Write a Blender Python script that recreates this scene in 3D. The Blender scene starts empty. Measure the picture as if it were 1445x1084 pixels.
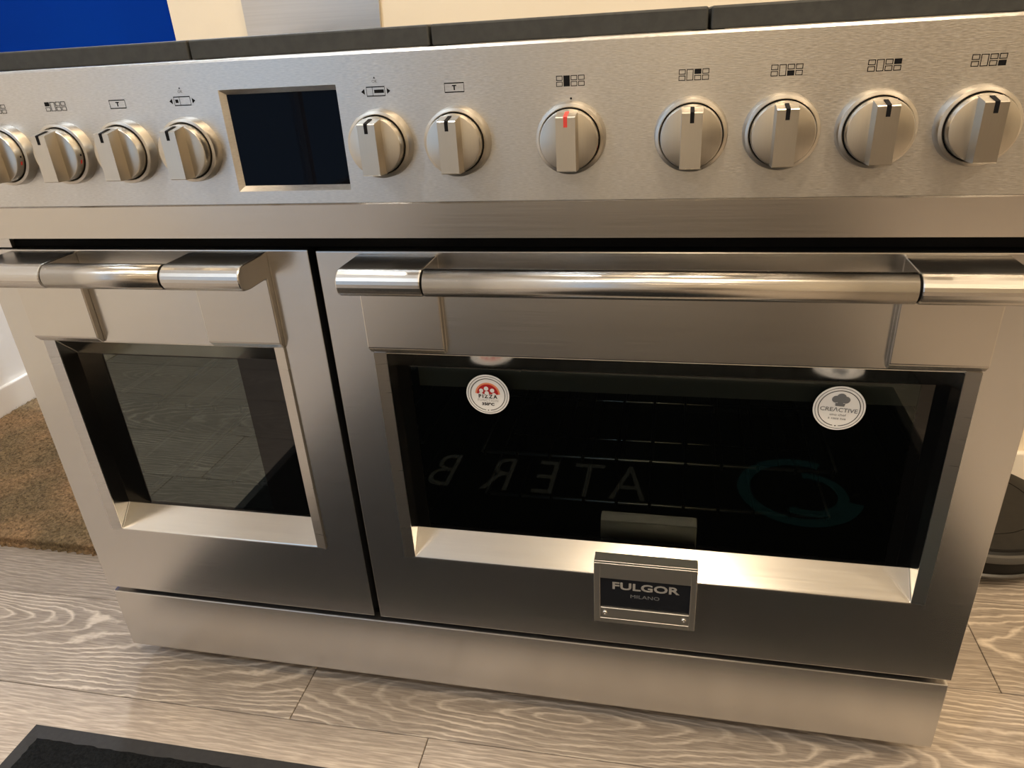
import bpy, bmesh, math, random
from mathutils import Vector, Matrix
random.seed(7)
S = bpy.context.scene
COL = S.collection
PI = math.pi

# ------------------------------------------------------------------ camera, world, lights, exposure
cd = bpy.data.cameras.new('camera'); cam = bpy.data.objects.new('camera', cd); COL.objects.link(cam)
cd.sensor_fit = 'HORIZONTAL'; cd.sensor_width = 36.0; cd.lens = 1030.176 / 1445 * 36.0
cd.clip_start = 0.01
cam.location = (0.83778206, -0.72659666, 0.91004903)
cam.rotation_mode = 'XYZ'
cam.rotation_euler = (math.radians(63.90949425), math.radians(3.25741766), math.radians(11.80823006))
S.camera = cam
S.view_settings.view_transform = 'Standard'
S.view_settings.look = 'None'
S.view_settings.gamma = 1.0
S.view_settings.use_curve_mapping = False
S.view_settings.exposure = 0.0

W = bpy.data.worlds.new('daylight'); S.world = W; W.use_nodes = True
W.node_tree.nodes['Background'].inputs[0].default_value = (0.56, 0.76, 1.0, 1)
W.node_tree.nodes['Background'].inputs[1].default_value = 1.05

WARM = (1.0, 0.78, 0.52); NEUTRAL = (1.0, 0.93, 0.84); COOL = (0.80, 0.90, 1.0)
# (x, y, power): recessed ceiling spots, built as lamps further down
SPOTS = [(0.1, 0.02, 12, 1), (1.25, 0.02, 15, 0), (-0.6, -1.75, 24, 2), (0.9, -1.12, 19, 0), (1.9, -1.75, 18, 0), (2.6, -0.7, 20, 0), (-0.55, 1.0, 28, 2), (3.0, -3.2, 15, 0), (0.9, -3.6, 16, 0)]
CEIL = 2.55

# ------------------------------------------------------------------ node helpers
def mat(name):
    m = bpy.data.materials.new(name); m.use_nodes = True
    nt = m.node_tree
    return m, nt, nt.nodes['Principled BSDF']
def nd(nt, t, **k):
    n = nt.nodes.new(t)
    for a, v in k.items(): setattr(n, a, v)
    return n
def plain(name, c, rough=0.5, metal=0.0, spec=0.5, coat=0.0):
    m, nt, b = mat(name)
    b.inputs['Base Color'].default_value = (*c, 1); b.inputs['Roughness'].default_value = rough
    b.inputs['Metallic'].default_value = metal; b.inputs['Specular IOR Level'].default_value = spec
    b.inputs['Coat Weight'].default_value = coat
    return m
def noisy(name, c1, c2, scale=(20, 20, 20), rough=0.5, metal=0.0, bump=0.0, bscale=None, detail=3, spec=0.5):
    m, nt, b = mat(name)
    tc = nd(nt, 'ShaderNodeTexCoord'); mp = nd(nt, 'ShaderNodeMapping'); mp.inputs['Scale'].default_value = scale
    nz = nd(nt, 'ShaderNodeTexNoise'); nz.inputs['Scale'].default_value = 1; nz.inputs['Detail'].default_value = detail
    rp = nd(nt, 'ShaderNodeValToRGB'); rp.color_ramp.elements[0].position = .35; rp.color_ramp.elements[1].position = .65
    rp.color_ramp.elements[0].color = (*c1, 1); rp.color_ramp.elements[1].color = (*c2, 1)
    nt.links.new(tc.outputs['Object'], mp.inputs[0]); nt.links.new(mp.outputs[0], nz.inputs['Vector'])
    nt.links.new(nz.outputs[0], rp.inputs[0]); nt.links.new(rp.outputs[0], b.inputs['Base Color'])
    b.inputs['Roughness'].default_value = rough; b.inputs['Metallic'].default_value = metal; b.inputs['Specular IOR Level'].default_value = spec
    if bump:
        bp = nd(nt, 'ShaderNodeBump'); bp.inputs['Strength'].default_value = bump; bp.inputs['Distance'].default_value = .001
        src = nz
        if bscale:
            mp2 = nd(nt, 'ShaderNodeMapping'); mp2.inputs['Scale'].default_value = bscale
            src = nd(nt, 'ShaderNodeTexNoise'); src.inputs['Scale'].default_value = 1; src.inputs['Detail'].default_value = 2
            nt.links.new(tc.outputs['Object'], mp2.inputs[0]); nt.links.new(mp2.outputs[0], src.inputs['Vector'])
        nt.links.new(src.outputs[0], bp.inputs['Height']); nt.links.new(bp.outputs[0], b.inputs['Normal'])
    return m
def steel(name, rough=0.3, c=(0.60, 0.58, 0.555), streak=(8, 60, 900), bump=0.02, grain=0.04, rvar=0.03, aniso=0.0, tan=(0, .02, 1)):
    """brushed stainless: fine streaks along one axis in relief, roughness and tone, highlights drawn out across the brushing"""
    m, nt, b = mat(name)
    tc = nd(nt, 'ShaderNodeTexCoord'); mp = nd(nt, 'ShaderNodeMapping'); mp.inputs['Scale'].default_value = streak
    nz = nd(nt, 'ShaderNodeTexNoise'); nz.inputs['Scale'].default_value = 1; nz.inputs['Detail'].default_value = 2.5
    nt.links.new(tc.outputs['Object'], mp.inputs[0]); nt.links.new(mp.outputs[0], nz.inputs['Vector'])
    mr = nd(nt, 'ShaderNodeMapRange'); mr.inputs[1].default_value = .3; mr.inputs[2].default_value = .7
    mr.inputs[3].default_value = rough - rvar; mr.inputs[4].default_value = rough + rvar
    nt.links.new(nz.outputs[0], mr.inputs[0]); nt.links.new(mr.outputs[0], b.inputs['Roughness'])
    rp = nd(nt, 'ShaderNodeMapRange'); rp.inputs[1].default_value = .3; rp.inputs[2].default_value = .7
    rp.inputs[3].default_value = 1 - grain; rp.inputs[4].default_value = 1 + grain
    vm = nd(nt, 'ShaderNodeVectorMath', operation='SCALE'); vm.inputs[0].default_value = c
    nt.links.new(nz.outputs[0], rp.inputs[0]); nt.links.new(rp.outputs[0], vm.inputs['Scale']); nt.links.new(vm.outputs[0], b.inputs['Base Color'])
    b.inputs['Metallic'].default_value = 1
    if aniso:
        b.inputs['Anisotropic'].default_value = aniso
        tg = nd(nt, 'ShaderNodeCombineXYZ'); tg.inputs[0].default_value, tg.inputs[1].default_value, tg.inputs[2].default_value = tan
        nt.links.new(tg.outputs[0], b.inputs['Tangent'])
    if bump:
        bp = nd(nt, 'ShaderNodeBump'); bp.inputs['Strength'].default_value = bump; bp.inputs['Distance'].default_value = .0003
        nt.links.new(nz.outputs[0], bp.inputs['Height']); nt.links.new(bp.outputs[0], b.inputs['Normal'])
    return m

M = {}
M['steel_door'] = steel('brushed_steel_door', c=(.59, .582, .57), rough=.25, aniso=.45, bump=0, grain=.025, rvar=.015)
M['steel_niche'] = steel('smooth_steel_niche', rough=.175, bump=0, grain=.02, rvar=.01, c=(.80, .79, .76))
M['steel_panel'] = steel('satin_steel_panel', c=(.60, .59, .575), rough=.36, streak=(190, 200, 1300), bump=.40, grain=.09, rvar=.06, aniso=.5)
M['steel_fascia'] = steel('brushed_steel_fascia', rough=.25, aniso=.4, bump=0, grain=.025, rvar=.015)
M['steel_strip'] = steel('brushed_steel_strip', rough=.30, streak=(8, 8, 500), bump=0, grain=.03)
M['steel_sill'] = steel('brushed_steel_sill', rough=.2, c=(.64, .62, .59), bump=0)
M['steel_bar'] = plain('polished_steel_bar', (.60, .58, .55), .26, 1.0)
_b = M['steel_bar'].node_tree; _t = nd(_b, 'ShaderNodeCombineXYZ'); _t.inputs[0].default_value = 1; _t.inputs[2].default_value = .01
_b.links.new(_t.outputs[0], _b.nodes['Principled BSDF'].inputs['Tangent']); _b.nodes['Principled BSDF'].inputs['Anisotropic'].default_value = .85
M['steel_bracket'] = plain('satin_steel_bracket', (.60, .58, .55), .27, 1.0)
M['steel_knob'] = steel('satin_steel_knob', rough=.30, c=(.58, .545, .485), streak=(700, 20, 30), bump=0, grain=.015, rvar=.01)
M['steel_ring'] = plain('turned_steel_ring', (.58, .55, .50), .30, 1.0)
M['steel_badge'] = plain('satin_steel_badge', (.62, .60, .56), .42, 1.0)
M['steel_back'] = steel('steel_splashback', rough=.35, streak=(6, 300, 300), bump=0, c=(.62, .60, .58))
M['black'] = plain('black_enamel', (.006, .006, .006), .45)
M['gap'] = plain('black_gasket', (.004, .004, .004), .8, spec=.1)
M['ink'] = plain('black_print', (.006, .006, .007), .8, spec=.15)
M['greyink'] = plain('grey_print', (.15, .155, .16), .6, spec=.3)
M['paleink'] = plain('pale_grey_print', (.36, .35, .34), .5)
M['red'] = plain('red_print', (.42, .010, .012), .5)
M['redknob'] = plain('red_marker', (.62, .05, .04), .4)
M['orange'] = plain('orange_print', (.75, .25, .12), .5)
M['sticker'] = noisy('white_sticker', (.74, .73, .71), (.78, .77, .75), (60, 60, 60), .45)
M['iron'] = noisy('cast_iron', (.024, .025, .024), (.032, .033, .031), (120, 120, 120), .55, bump=.15, spec=.35)
M['wall'] = noisy('painted_wall_white', (.79, .77, .74), (.81, .79, .76), (6, 6, 6), .8, bump=.1, bscale=(300, 300, 300))
M['wallcream'] = noisy('painted_wall_cream', (.80, .72, .58), (.82, .74, .60), (6, 6, 6), .8, bump=.1, bscale=(300, 300, 300))
M['ceil'] = plain('painted_ceiling', (.84, .81, .76), .9)
M['skirt'] = plain('painted_skirting', (.80, .76, .70), .45)
M['blue'] = noisy('blue_laminate', (.000, .032, .31), (.000, .036, .33), (4, 4, 4), .6, spec=.04)
M['chrome'] = plain('chromed_wire', (.75, .73, .70), .16, 1.0)
M['rackrim'] = plain('satin_rack_wire', (.85, .83, .80), .38, 1.0)
M['darkwire'] = plain('shade_dark_wire', (.16, .155, .15), .35, 1.0)  # inner rack wires and runners: shade inside the oven put into the colour
M['cavity'] = noisy('oven_enamel', (.016, .017, .017), (.022, .023, .023), (50, 50, 50), .35)
M['rubber'] = noisy('mat_rubber', (.010, .010, .011), (.015, .015, .016), (150, 150, 150), .7, bump=.2)
M['pile'] = noisy('mat_pile', (.003, .0035, .004), (.008, .009, .010), (260, 260, 260), .95, bump=1.0, bscale=(700, 700, 700), spec=.1)
M['matprint'] = plain('mat_white_print', (.075, .075, .07), .9, spec=.1)
M['matteal'] = plain('mat_teal_print', (.012, .045, .054), .9, spec=.1)
M['robot'] = plain('robot_matt_plastic', (.008, .0075, .007), .5, spec=.2)
M['robottop'] = noisy('robot_top_plastic', (.011, .010, .009), (.014, .013, .012), (60, 60, 60), .5, spec=.2)
M['robotgrey'] = plain('robot_grey_plastic', (.06, .058, .055), .35)
M['darkwood'] = noisy('island_dark_front', (.05, .035, .025), (.07, .05, .035), (3, 3, 40), .4)
M['stone'] = noisy('island_stone_top', (.10, .09, .08), (.16, .15, .13), (20, 20, 20), .3)
M['white'] = plain('white_plastic', (.75, .73, .70), .4)

def glass_mat(name, tint, refl, rough=0.0, fres=True):
    """dark tinted pane: part mirror, part see-through, its share set by the angle of view"""
    m = bpy.data.materials.new(name); m.use_nodes = True; nt = m.node_tree; nt.nodes.clear()
    out = nd(nt, 'ShaderNodeOutputMaterial'); mx = nd(nt, 'ShaderNodeMixShader'); tr = nd(nt, 'ShaderNodeBsdfTransparent')
    gl = nd(nt, 'ShaderNodeBsdfGlossy'); gl.inputs['Roughness'].default_value = rough; gl.inputs['Color'].default_value = (.9, 1.0, .95, 1)
    fr = nd(nt, 'ShaderNodeFresnel'); fr.inputs['IOR'].default_value = 1.5
    ad = nd(nt, 'ShaderNodeMath', operation='ADD'); ad.inputs[1].default_value = refl
    tr.inputs['Color'].default_value = (*tint, 1)
    ad.inputs[0].default_value = 0
    if fres: nt.links.new(fr.outputs[0], ad.inputs[0])
    nt.links.new(ad.outputs[0], mx.inputs[0])
    nt.links.new(tr.outputs[0], mx.inputs[1]); nt.links.new(gl.outputs[0], mx.inputs[2]); nt.links.new(mx.outputs[0], out.inputs[0])
    return m
M['glass_small'] = glass_mat('small_oven_glass', (.09, .10, .095), .075)
M['glass_large'] = glass_mat('large_oven_glass', (.34, .37, .35), .0)
M['frit'] = plain('glass_black_border', (.0015, .0015, .0015), .03, spec=.45)
M['screen'] = plain('display_glass', (.0006, .0012, .004), .02, spec=.08)
M['winglass'] = glass_mat('window_glass', (.97, .98, 1.0), .04, fres=False)

# oak laminate: cathedral and straight grain, limed streaks, own offset for every plank
def oak():
    m, nt, b = mat('limed_oak_laminate')
    L = nt.links.new
    tc = nd(nt, 'ShaderNodeTexCoord'); oi = nd(nt, 'ShaderNodeObjectInfo'); oc = nd(nt, 'ShaderNodeSeparateColor'); nt.links.new(oi.outputs['Color'], oc.inputs[0])
    def mth(op, a, bb=None, c=None):
        n = nd(nt, 'ShaderNodeMath', operation=op)
        for i, v in enumerate((a, bb, c)):
            if v is None: continue
            if isinstance(v, (int, float)): n.inputs[i].default_value = v
            else: L(v, n.inputs[i])
        return n.outputs[0]
    sp = nd(nt, 'ShaderNodeSeparateXYZ'); L(tc.outputs['Object'], sp.inputs[0])
    # the plank's object colour carries its grain: shift along, shift across, strength of the rings; alpha its lightness
    r1 = oi.outputs['Random']; r2 = oc.outputs[0]; r3 = oc.outputs[1]; r4 = oi.outputs['Alpha']; r5 = oc.outputs[2]
    xx = mth('ADD', sp.outputs[0], mth('MULTIPLY', mth('SUBTRACT', r2, .5), 1.0))
    yy = mth('ADD', sp.outputs[1], mth('MULTIPLY', mth('SUBTRACT', r3, .5), .16))
    # low frequency wobble
    cb = nd(nt, 'ShaderNodeCombineXYZ'); L(mth('MULTIPLY', xx, 5.0), cb.inputs[0]); L(mth('MULTIPLY', yy, 16.0), cb.inputs[1]); L(mth('MULTIPLY', r4, 40.0), cb.inputs[2])
    n1 = nd(nt, 'ShaderNodeTexNoise'); n1.inputs['Scale'].default_value = 1; n1.inputs['Detail'].default_value = 1.5; L(cb.outputs[0], n1.inputs['Vector'])
    wob = mth('MULTIPLY', mth('SUBTRACT', n1.outputs[0], .5), .036)
    cb3 = nd(nt, 'ShaderNodeCombineXYZ'); L(mth('MULTIPLY', xx, 45.0), cb3.inputs[0]); L(mth('MULTIPLY', yy, 60.0), cb3.inputs[1]); L(mth('MULTIPLY', r4, 20.0), cb3.inputs[2])
    n3 = nd(nt, 'ShaderNodeTexNoise'); n3.inputs['Scale'].default_value = 1; n3.inputs['Detail'].default_value = 2; L(cb3.outputs[0], n3.inputs['Vector'])
    wob2 = mth('MULTIPLY', mth('SUBTRACT', n3.outputs[0], .5), .005)
    d = mth('SQRT', mth('ADD', mth('MULTIPLY', mth('POWER', mth('MULTIPLY', xx, .13), 2.0), 1.0), mth('POWER', yy, 2.0)))
    ring = mth('FRACT', mth('MULTIPLY', mth('ADD', mth('ADD', d, wob), wob2), 125.0))
    rp = nd(nt, 'ShaderNodeValToRGB'); e = rp.color_ramp.elements
    e[0].position = 0.0; e[0].color = (0, 0, 0, 1); e[1].position = 1.0; e[1].color = (.0, .0, .0, 1)
    a = e.new(.55); a.color = (.12, .12, .12, 1); a2 = e.new(.78); a2.color = (1, 1, 1, 1); a3 = e.new(.9); a3.color = (.5, .5, .5, 1)
    L(ring, rp.inputs[0])
    # fine pores along the plank
    cb2 = nd(nt, 'ShaderNodeCombineXYZ'); L(mth('MULTIPLY', xx, 28.0), cb2.inputs[0]); L(mth('MULTIPLY', yy, 420.0), cb2.inputs[1]); L(mth('MULTIPLY', r3, 9.0), cb2.inputs[2])
    n2 = nd(nt, 'ShaderNodeTexNoise'); n2.inputs['Scale'].default_value = 1; n2.inputs['Detail'].default_value = 3; L(cb2.outputs[0], n2.inputs['Vector'])
    pores = mth('MULTIPLY', mth('SUBTRACT', n2.outputs[0], .42), 1.2)
    # how strong the rings show varies over the plank
    cb4 = nd(nt, 'ShaderNodeCombineXYZ'); L(mth('MULTIPLY', xx, 6.0), cb4.inputs[0]); L(mth('MULTIPLY', yy, 14.0), cb4.inputs[1]); L(mth('MULTIPLY', r1, 30.0), cb4.inputs[2])
    n4 = nd(nt, 'ShaderNodeTexNoise'); n4.inputs['Scale'].default_value = 1; n4.inputs['Detail'].default_value = 2; L(cb4.outputs[0], n4.inputs['Vector'])
    amt = mth('MULTIPLY', mth('ADD', mth('MULTIPLY', mth('SUBTRACT', n4.outputs[0], .3), 2.0), .25), mth('ADD', mth('MULTIPLY', r5, 1.0), .15))
    fac = mth('ADD', mth('MULTIPLY', rp.outputs[0], amt), pores)
    cl = nd(nt, 'ShaderNodeClamp'); L(fac, cl.inputs[0])
    mix = nd(nt, 'ShaderNodeMix', data_type='RGBA'); L(cl.outputs[0], mix.inputs['Factor'])
    mix.inputs['A'].default_value = (.225, .190, .160, 1); mix.inputs['B'].default_value = (.56, .49, .415, 1)
    br = mth('ADD', mth('MULTIPLY', r4, .45), .78)
    vm = nd(nt, 'ShaderNodeVectorMath', operation='SCALE'); L(mix.outputs['Result'], vm.inputs[0]); L(br, vm.inputs['Scale'])
    L(vm.outputs[0], b.inputs['Base Color']); b.inputs['Roughness'].default_value = .42; b.inputs['Specular IOR Level'].default_value = .35
    bp = nd(nt, 'ShaderNodeBump'); bp.inputs['Strength'].default_value = .35; bp.inputs['Distance'].default_value = .0006
    L(cl.outputs[0], bp.inputs['Height']); L(bp.outputs[0], b.inputs['Normal'])
    return m
M['oak'] = oak()

def coir():
    m, nt, b = mat('coir_fibre')
    L = nt.links.new
    hi = nd(nt, 'ShaderNodeNewGeometry')
    tc = nd(nt, 'ShaderNodeTexCoord')
    n1 = nd(nt, 'ShaderNodeTexNoise'); n1.inputs['Scale'].default_value = 160; n1.inputs['Detail'].default_value = 5; n1.inputs['Roughness'].default_value = .8
    n2 = nd(nt, 'ShaderNodeTexNoise'); n2.inputs['Scale'].default_value = 5; n2.inputs['Detail'].default_value = 2
    L(tc.outputs['Object'], n1.inputs['Vector']); L(tc.outputs['Object'], n2.inputs['Vector'])
    rp = nd(nt, 'ShaderNodeValToRGB'); e = rp.color_ramp.elements
    e[0].position = .36; e[0].color = (.095, .064, .036, 1); e[1].position = .66; e[1].color = (.50, .34, .20, 1)
    L(n1.outputs[0], rp.inputs[0])
    mx = nd(nt, 'ShaderNodeMix', data_type='RGBA', blend_type='MULTIPLY'); mx.inputs['Factor'].default_value = 1
    rp2 = nd(nt, 'ShaderNodeValToRGB'); rp2.color_ramp.elements[0].position = .4; rp2.color_ramp.elements[0].color = (.62, .66, .62, 1); rp2.color_ramp.elements[1].position = .62
    rp2.color_ramp.elements[1].color = (1.0, .93, .84, 1)
    L(n2.outputs[0], rp2.inputs[0]); L(rp.outputs[0], mx.inputs['A']); L(rp2.outputs[0], mx.inputs['B']); L(mx.outputs['Result'], b.inputs['Base Color'])
    b.inputs['Roughness'].default_value = .9; b.inputs['Specular IOR Level'].default_value = .15
    bp = nd(nt, 'ShaderNodeBump'); bp.inputs['Strength'].default_value = 1; bp.inputs['Distance'].default_value = .004
    L(n1.outputs[0], bp.inputs['Height']); L(bp.outputs[0], b.inputs['Normal'])
    return m
M['coir'] = coir()

# ------------------------------------------------------------------ mesh helpers
def link(name, me, m, parent=None, bev=0, seg=2, smooth=False, loc=None):
    o = bpy.data.objects.new(name, me); COL.objects.link(o)
    if m is not None: me.materials.append(M[m] if isinstance(m, str) else m)
    if parent is not None: o.parent = parent
    if loc is not None: o.location = loc
    if smooth:
        for p in me.polygons: p.use_smooth = True
    if bev:
        md = o.modifiers.new('bevel', 'BEVEL'); md.width = bev; md.segments = seg; md.limit_method = 'ANGLE'; md.angle_limit = math.radians(35)
        md.harden_normals = False
    return o
def from_bm(name, bm, m, parent=None, **k):
    bmesh.ops.recalc_face_normals(bm, faces=bm.faces)
    me = bpy.data.meshes.new(name); bm.to_mesh(me); bm.free()
    return link(name, me, m, parent, **k)
def add_box(bm, x0, x1, y0, y1, z0, z1):
    v = [bm.verts.new((x, y, z)) for x in (x0, x1) for y in (y0, y1) for z in (z0, z1)]
    for f in ((0, 1, 3, 2), (4, 6, 7, 5), (0, 4, 5, 1), (2, 3, 7, 6), (0, 2, 6, 4), (1, 5, 7, 3)): bm.faces.new([v[i] for i in f])
def box(name, b6, m, parent=None, **k):
    bm = bmesh.new(); add_box(bm, *b6); return from_bm(name, bm, m, parent, **k)
def boxes(name, lst, m, parent=None, **k):
    bm = bmesh.new()
    for b6 in lst: add_box(bm, *b6)
    return from_bm(name, bm, m, parent, **k)
def prism_x(name, prof, x0, x1, m, parent=None, **k):
    """profile of (y, z) points swept along x"""
    bm = bmesh.new()
    a = [bm.verts.new((x0, y, z)) for y, z in prof]; b = [bm.verts.new((x1, y, z)) for y, z in prof]
    n = len(prof)
    bm.faces.new(a); bm.faces.new(b[::-1])
    for i in range(n): bm.faces.new((a[i], b[i], b[(i + 1) % n], a[(i + 1) % n]))
    return from_bm(name, bm, m, parent, **k)
def add_tube(bm, p, q, r, seg=10, r2=None):
    p = Vector(p); q = Vector(q); d = (q - p).normalized()
    u = d.orthogonal().normalized(); w = d.cross(u); r2 = r if r2 is None else r2
    a = []; b = []
    for i in range(seg):
        t = 2 * PI * i / seg; o = u * math.cos(t) + w * math.sin(t)
        a.append(bm.verts.new(p + o * r)); b.append(bm.verts.new(q + o * r2))
    for i in range(seg): bm.faces.new((a[i], b[i], b[(i + 1) % seg], a[(i + 1) % seg]))
    bm.faces.new(a); bm.faces.new(b[::-1])
def tube(name, p, q, r, m, parent=None, seg=10, **k):
    bm = bmesh.new(); add_tube(bm, p, q, r, seg); return from_bm(name, bm, m, parent, **k)
def lathe_y(bm, prof, seg=64):
    """profile of (r, y) revolved about the y axis (faces towards -y)"""
    rings = []
    for r, y in prof:
        if r <= 1e-7: rings.append([bm.verts.new((0, y, 0))]); continue
        rings.append([bm.verts.new((r * math.cos(2 * PI * i / seg), y, r * math.sin(2 * PI * i / seg))) for i in range(seg)])
    for a, b in zip(rings, rings[1:]):
        for i in range(seg):
            j = (i + 1) % seg
            if len(a) == 1: bm.faces.new((a[0], b[i], b[j]))
            elif len(b) == 1: bm.faces.new((a[i], b[0], a[j]))
            else: bm.faces.new((a[i], b[i], b[j], a[j]))
def empty(name, loc=(0, 0, 0), rz=0):
    o = bpy.data.objects.new(name, None); COL.objects.link(o); o.location = loc; o.rotation_euler.z = rz; o.empty_display_size = .05
    return o
def tag(o, label, cat, group=None):
    o['label'] = label; o['category'] = cat
    if group: o['group'] = group
    return o
def struct(o):
    o['kind'] = 'structure'; return o
def flat(bm, pts, y, th=.0002):
    """thin printed patch on a wall-like face: polygon of (x, z), raised th towards -y"""
    a = [bm.verts.new((x, y - th, z)) for x, z in pts]; bm.faces.new(a)
def rect(bm, x0, x1, z0, z1, y): flat(bm, [(x0, z0), (x1, z0), (x1, z1), (x0, z1)], y)
def frame(bm, x0, x1, z0, z1, t, y, tz=None):
    tz = tz or t
    rect(bm, x0, x1, z0, z0 + tz, y); rect(bm, x0, x1, z1 - tz, z1, y); rect(bm, x0, x0 + t, z0 + tz, z1 - tz, y); rect(bm, x1 - t, x1, z0 + tz, z1 - tz, y)
def ringshape(bm, cx, cz, r0, r1, y, a0=0, a1=2 * PI, seg=64):
    n = max(3, int(seg * (a1 - a0) / (2 * PI)))
    for i in range(n):
        s = a0 + (a1 - a0) * i / n; t = a0 + (a1 - a0) * (i + 1) / n
        q = [(r1, s), (r1, t), (r0, t), (r0, s)] if r0 > 0 else [(r1, s), (r1, t), (0, 0)]
        flat(bm, [(cx + r * math.cos(k), cz + r * math.sin(k)) for r, k in q], y)
def print_obj(name, bm, m, parent):
    me = bpy.data.meshes.new(name); bm.to_mesh(me); bm.free()
    return link(name, me, m, parent)
def text(name, s, size, m, parent, matrix, bold=0.0, sx=1.0, spacing=1.0, extrude=0.0, align='CENTER'):
    cu = bpy.data.curves.new(name, 'FONT'); cu.body = s; cu.size = size; cu.align_x = align; cu.align_y = 'CENTER'
    cu.offset = bold; cu.space_character = spacing; cu.extrude = extrude; cu.resolution_u = 3
    t = bpy.data.objects.new('tmp_text', cu); COL.objects.link(t)
    dg = bpy.context.evaluated_depsgraph_get(); me = bpy.data.meshes.new_from_object(t.evaluated_get(dg))
    bpy.data.objects.remove(t); bpy.data.curves.remove(cu)
    me.name = name; me.materials.clear()
    me.transform(matrix @ Matrix.Diagonal((sx, 1, 1, 1)))
    return link(name, me, m, parent)
def on_front(x, y, z, roll=0.0):
    """text plane -> upright on a face looking towards -y"""
    return Matrix.Translation((x, y, z)) @ Matrix.Rotation(roll, 4, 'Y') @ Matrix.Rotation(PI / 2, 4, 'X')

# ================================================================== SETTING
XL, XR, YB, YR, YF = -0.98, 3.7, 0.705, 1.32, -4.2
# floor: a sub-floor and single planks, rows run along x (slightly turned against the cooker)
FR = math.radians(.85)
floor = struct(box('floor', (XL - .05, XR + .05, YF - .05, YR + .05, -.03, -.0125), plain('subfloor', (.02, .018, .015), .9)))
PW, PL, ROW0 = .195, 1.285, -.0655
def plank_mesh(length):
    bm = bmesh.new(); add_box(bm, 0.0006, length - .0006, 0.0006, PW - .0006, -.012, 0)
    top = [e for e in bm.edges if all(abs(v.co.z) < 1e-6 for v in e.verts)]
    bmesh.ops.bevel(bm, geom=top, offset=.0009, segments=1, affect='EDGES')
    bmesh.ops.recalc_face_normals(bm, faces=bm.faces)
    for v in bm.verts: v.co.x -= length / 2; v.co.y -= PW / 2
    me = bpy.data.meshes.new('plank'); bm.to_mesh(me); bm.free(); me.materials.append(M['oak']); return me
pm = plank_mesh(PL)
joints = {0: .304, -1: .521, 1: 1.333, 2: .72, 3: 1.02, -2: .98}
cs, sn = math.cos(FR), math.sin(FR)
# grain of the planks nearest the cooker, as they lie in the photograph
LOOK = {(0, -1): (.62, .30, 1.0, .40), (0, 0): (.75, .75, .8, .45), (-1, -1): (.10, .95, .12, .95), (-1, 0): (.85, .9, .3, .9), (1, -1): (.3, .2, .35, .35), (1, 0): (.35, .5, .95, .3)}
for row in range(-21, 7):
    y0 = ROW0 + row * PW
    j = joints.get(row, random.uniform(0, PL))
    x = j - PL * math.ceil((j - XL + .1) / PL)
    while x < XR:
        a, b = max(x, XL - .02), min(x + PL, XR + .02)
        if b - a > .03:
            full = abs((b - a) - PL) < 1e-6
            me = pm if full else plank_mesh(b - a)
            o = bpy.data.objects.new('plank', me); COL.objects.link(o); o.parent = floor
            cx, cy = (a + b) / 2, y0 + PW / 2
            o.location = (cx * cs - cy * sn, cx * sn + cy * cs, 0); o.rotation_euler.z = FR
            o.color = LOOK.get((row, round((a - joints.get(row, 0)) / PL) if row in joints and full else (-1 if row in joints and x < joints[row] else 0)), (random.random(), random.random(), random.uniform(.3, .9), random.uniform(.2, .7)))
        x += PL
# walls
struct(box('wall_left', (XL - .1, XL, -1.75, YR + .1, -.03, CEIL), 'wall'))
wl2 = struct(boxes('wall_left_front', [(XL - .1, XL, YF - .1, -4.05, -.03, CEIL), (XL - .1, XL, -4.05, -1.75, -.03, .12), (XL - .1, XL, -4.05, -1.75, 2.3, CEIL)], 'wall'))
struct(box('wall_back', (-.143, XR + .1, YB, YB + .1, -.03, CEIL), 'wallcream'))
struct(box('wall_back_recess', (XL - .1, -.143, YR, YR + .1, -.03, CEIL), 'wall'))
struct(box('wall_recess_side', (-.143, -.04, YB + .1, YR + .1, -.03, CEIL), 'wall'))
struct(box('wall_right', (XR, XR + .1, YF - .1, YB, -.03, CEIL), 'wallcream'))
struct(box('wall_front', (XL - .1, XR + .1, YF - .1, YF, -.03, CEIL), 'wallcream'))
struct(box('ceiling', (XL - .1, XR + .1, YF - .1, YR + .1, CEIL, CEIL + .1), 'ceil'))
def skirting(name, b6, side):
    struct(box(name, b6, 'skirt', bev=.004))
skirting('baseboard_left', (XL, XL + .014, -1.75, YR, 0.0, .092), 0)
skirting('baseboard_back', (1.0, XR, YB - .014, YB, 0.0, .09), 0)
# unseen window on the left, added for cool daylight and bluish reflections
win = struct(boxes('added_window', [(XL - .07, XL - .02, -4.05, -3.99, .12, 2.3), (XL - .07, XL - .02, -1.81, -1.75, .12, 2.3), (XL - .07, XL - .02, -4.05, -1.75, .12, .18), (XL - .07, XL - .02, -4.05, -1.75, 2.24, 2.3), (XL - .07, XL - .02, -2.92, -2.88, .12, 2.3)], 'white'))
for (a, b) in ((-3.99, -2.92), (-2.88, -1.81)):
    box('pane', (XL - .05, XL - .044, a, b, .18, 2.24), 'winglass', win)
pl = bpy.data.lights.new('window_portal', 'AREA'); pl.shape = 'RECTANGLE'; pl.size = 2.3; pl.size_y = 2.2; pl.cycles.is_portal = True
po = bpy.data.objects.new('window_portal', pl); COL.objects.link(po); po.location = (XL - .12, -2.9, 1.2); po.rotation_euler = (PI / 2, 0, -PI / 2)

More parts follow.
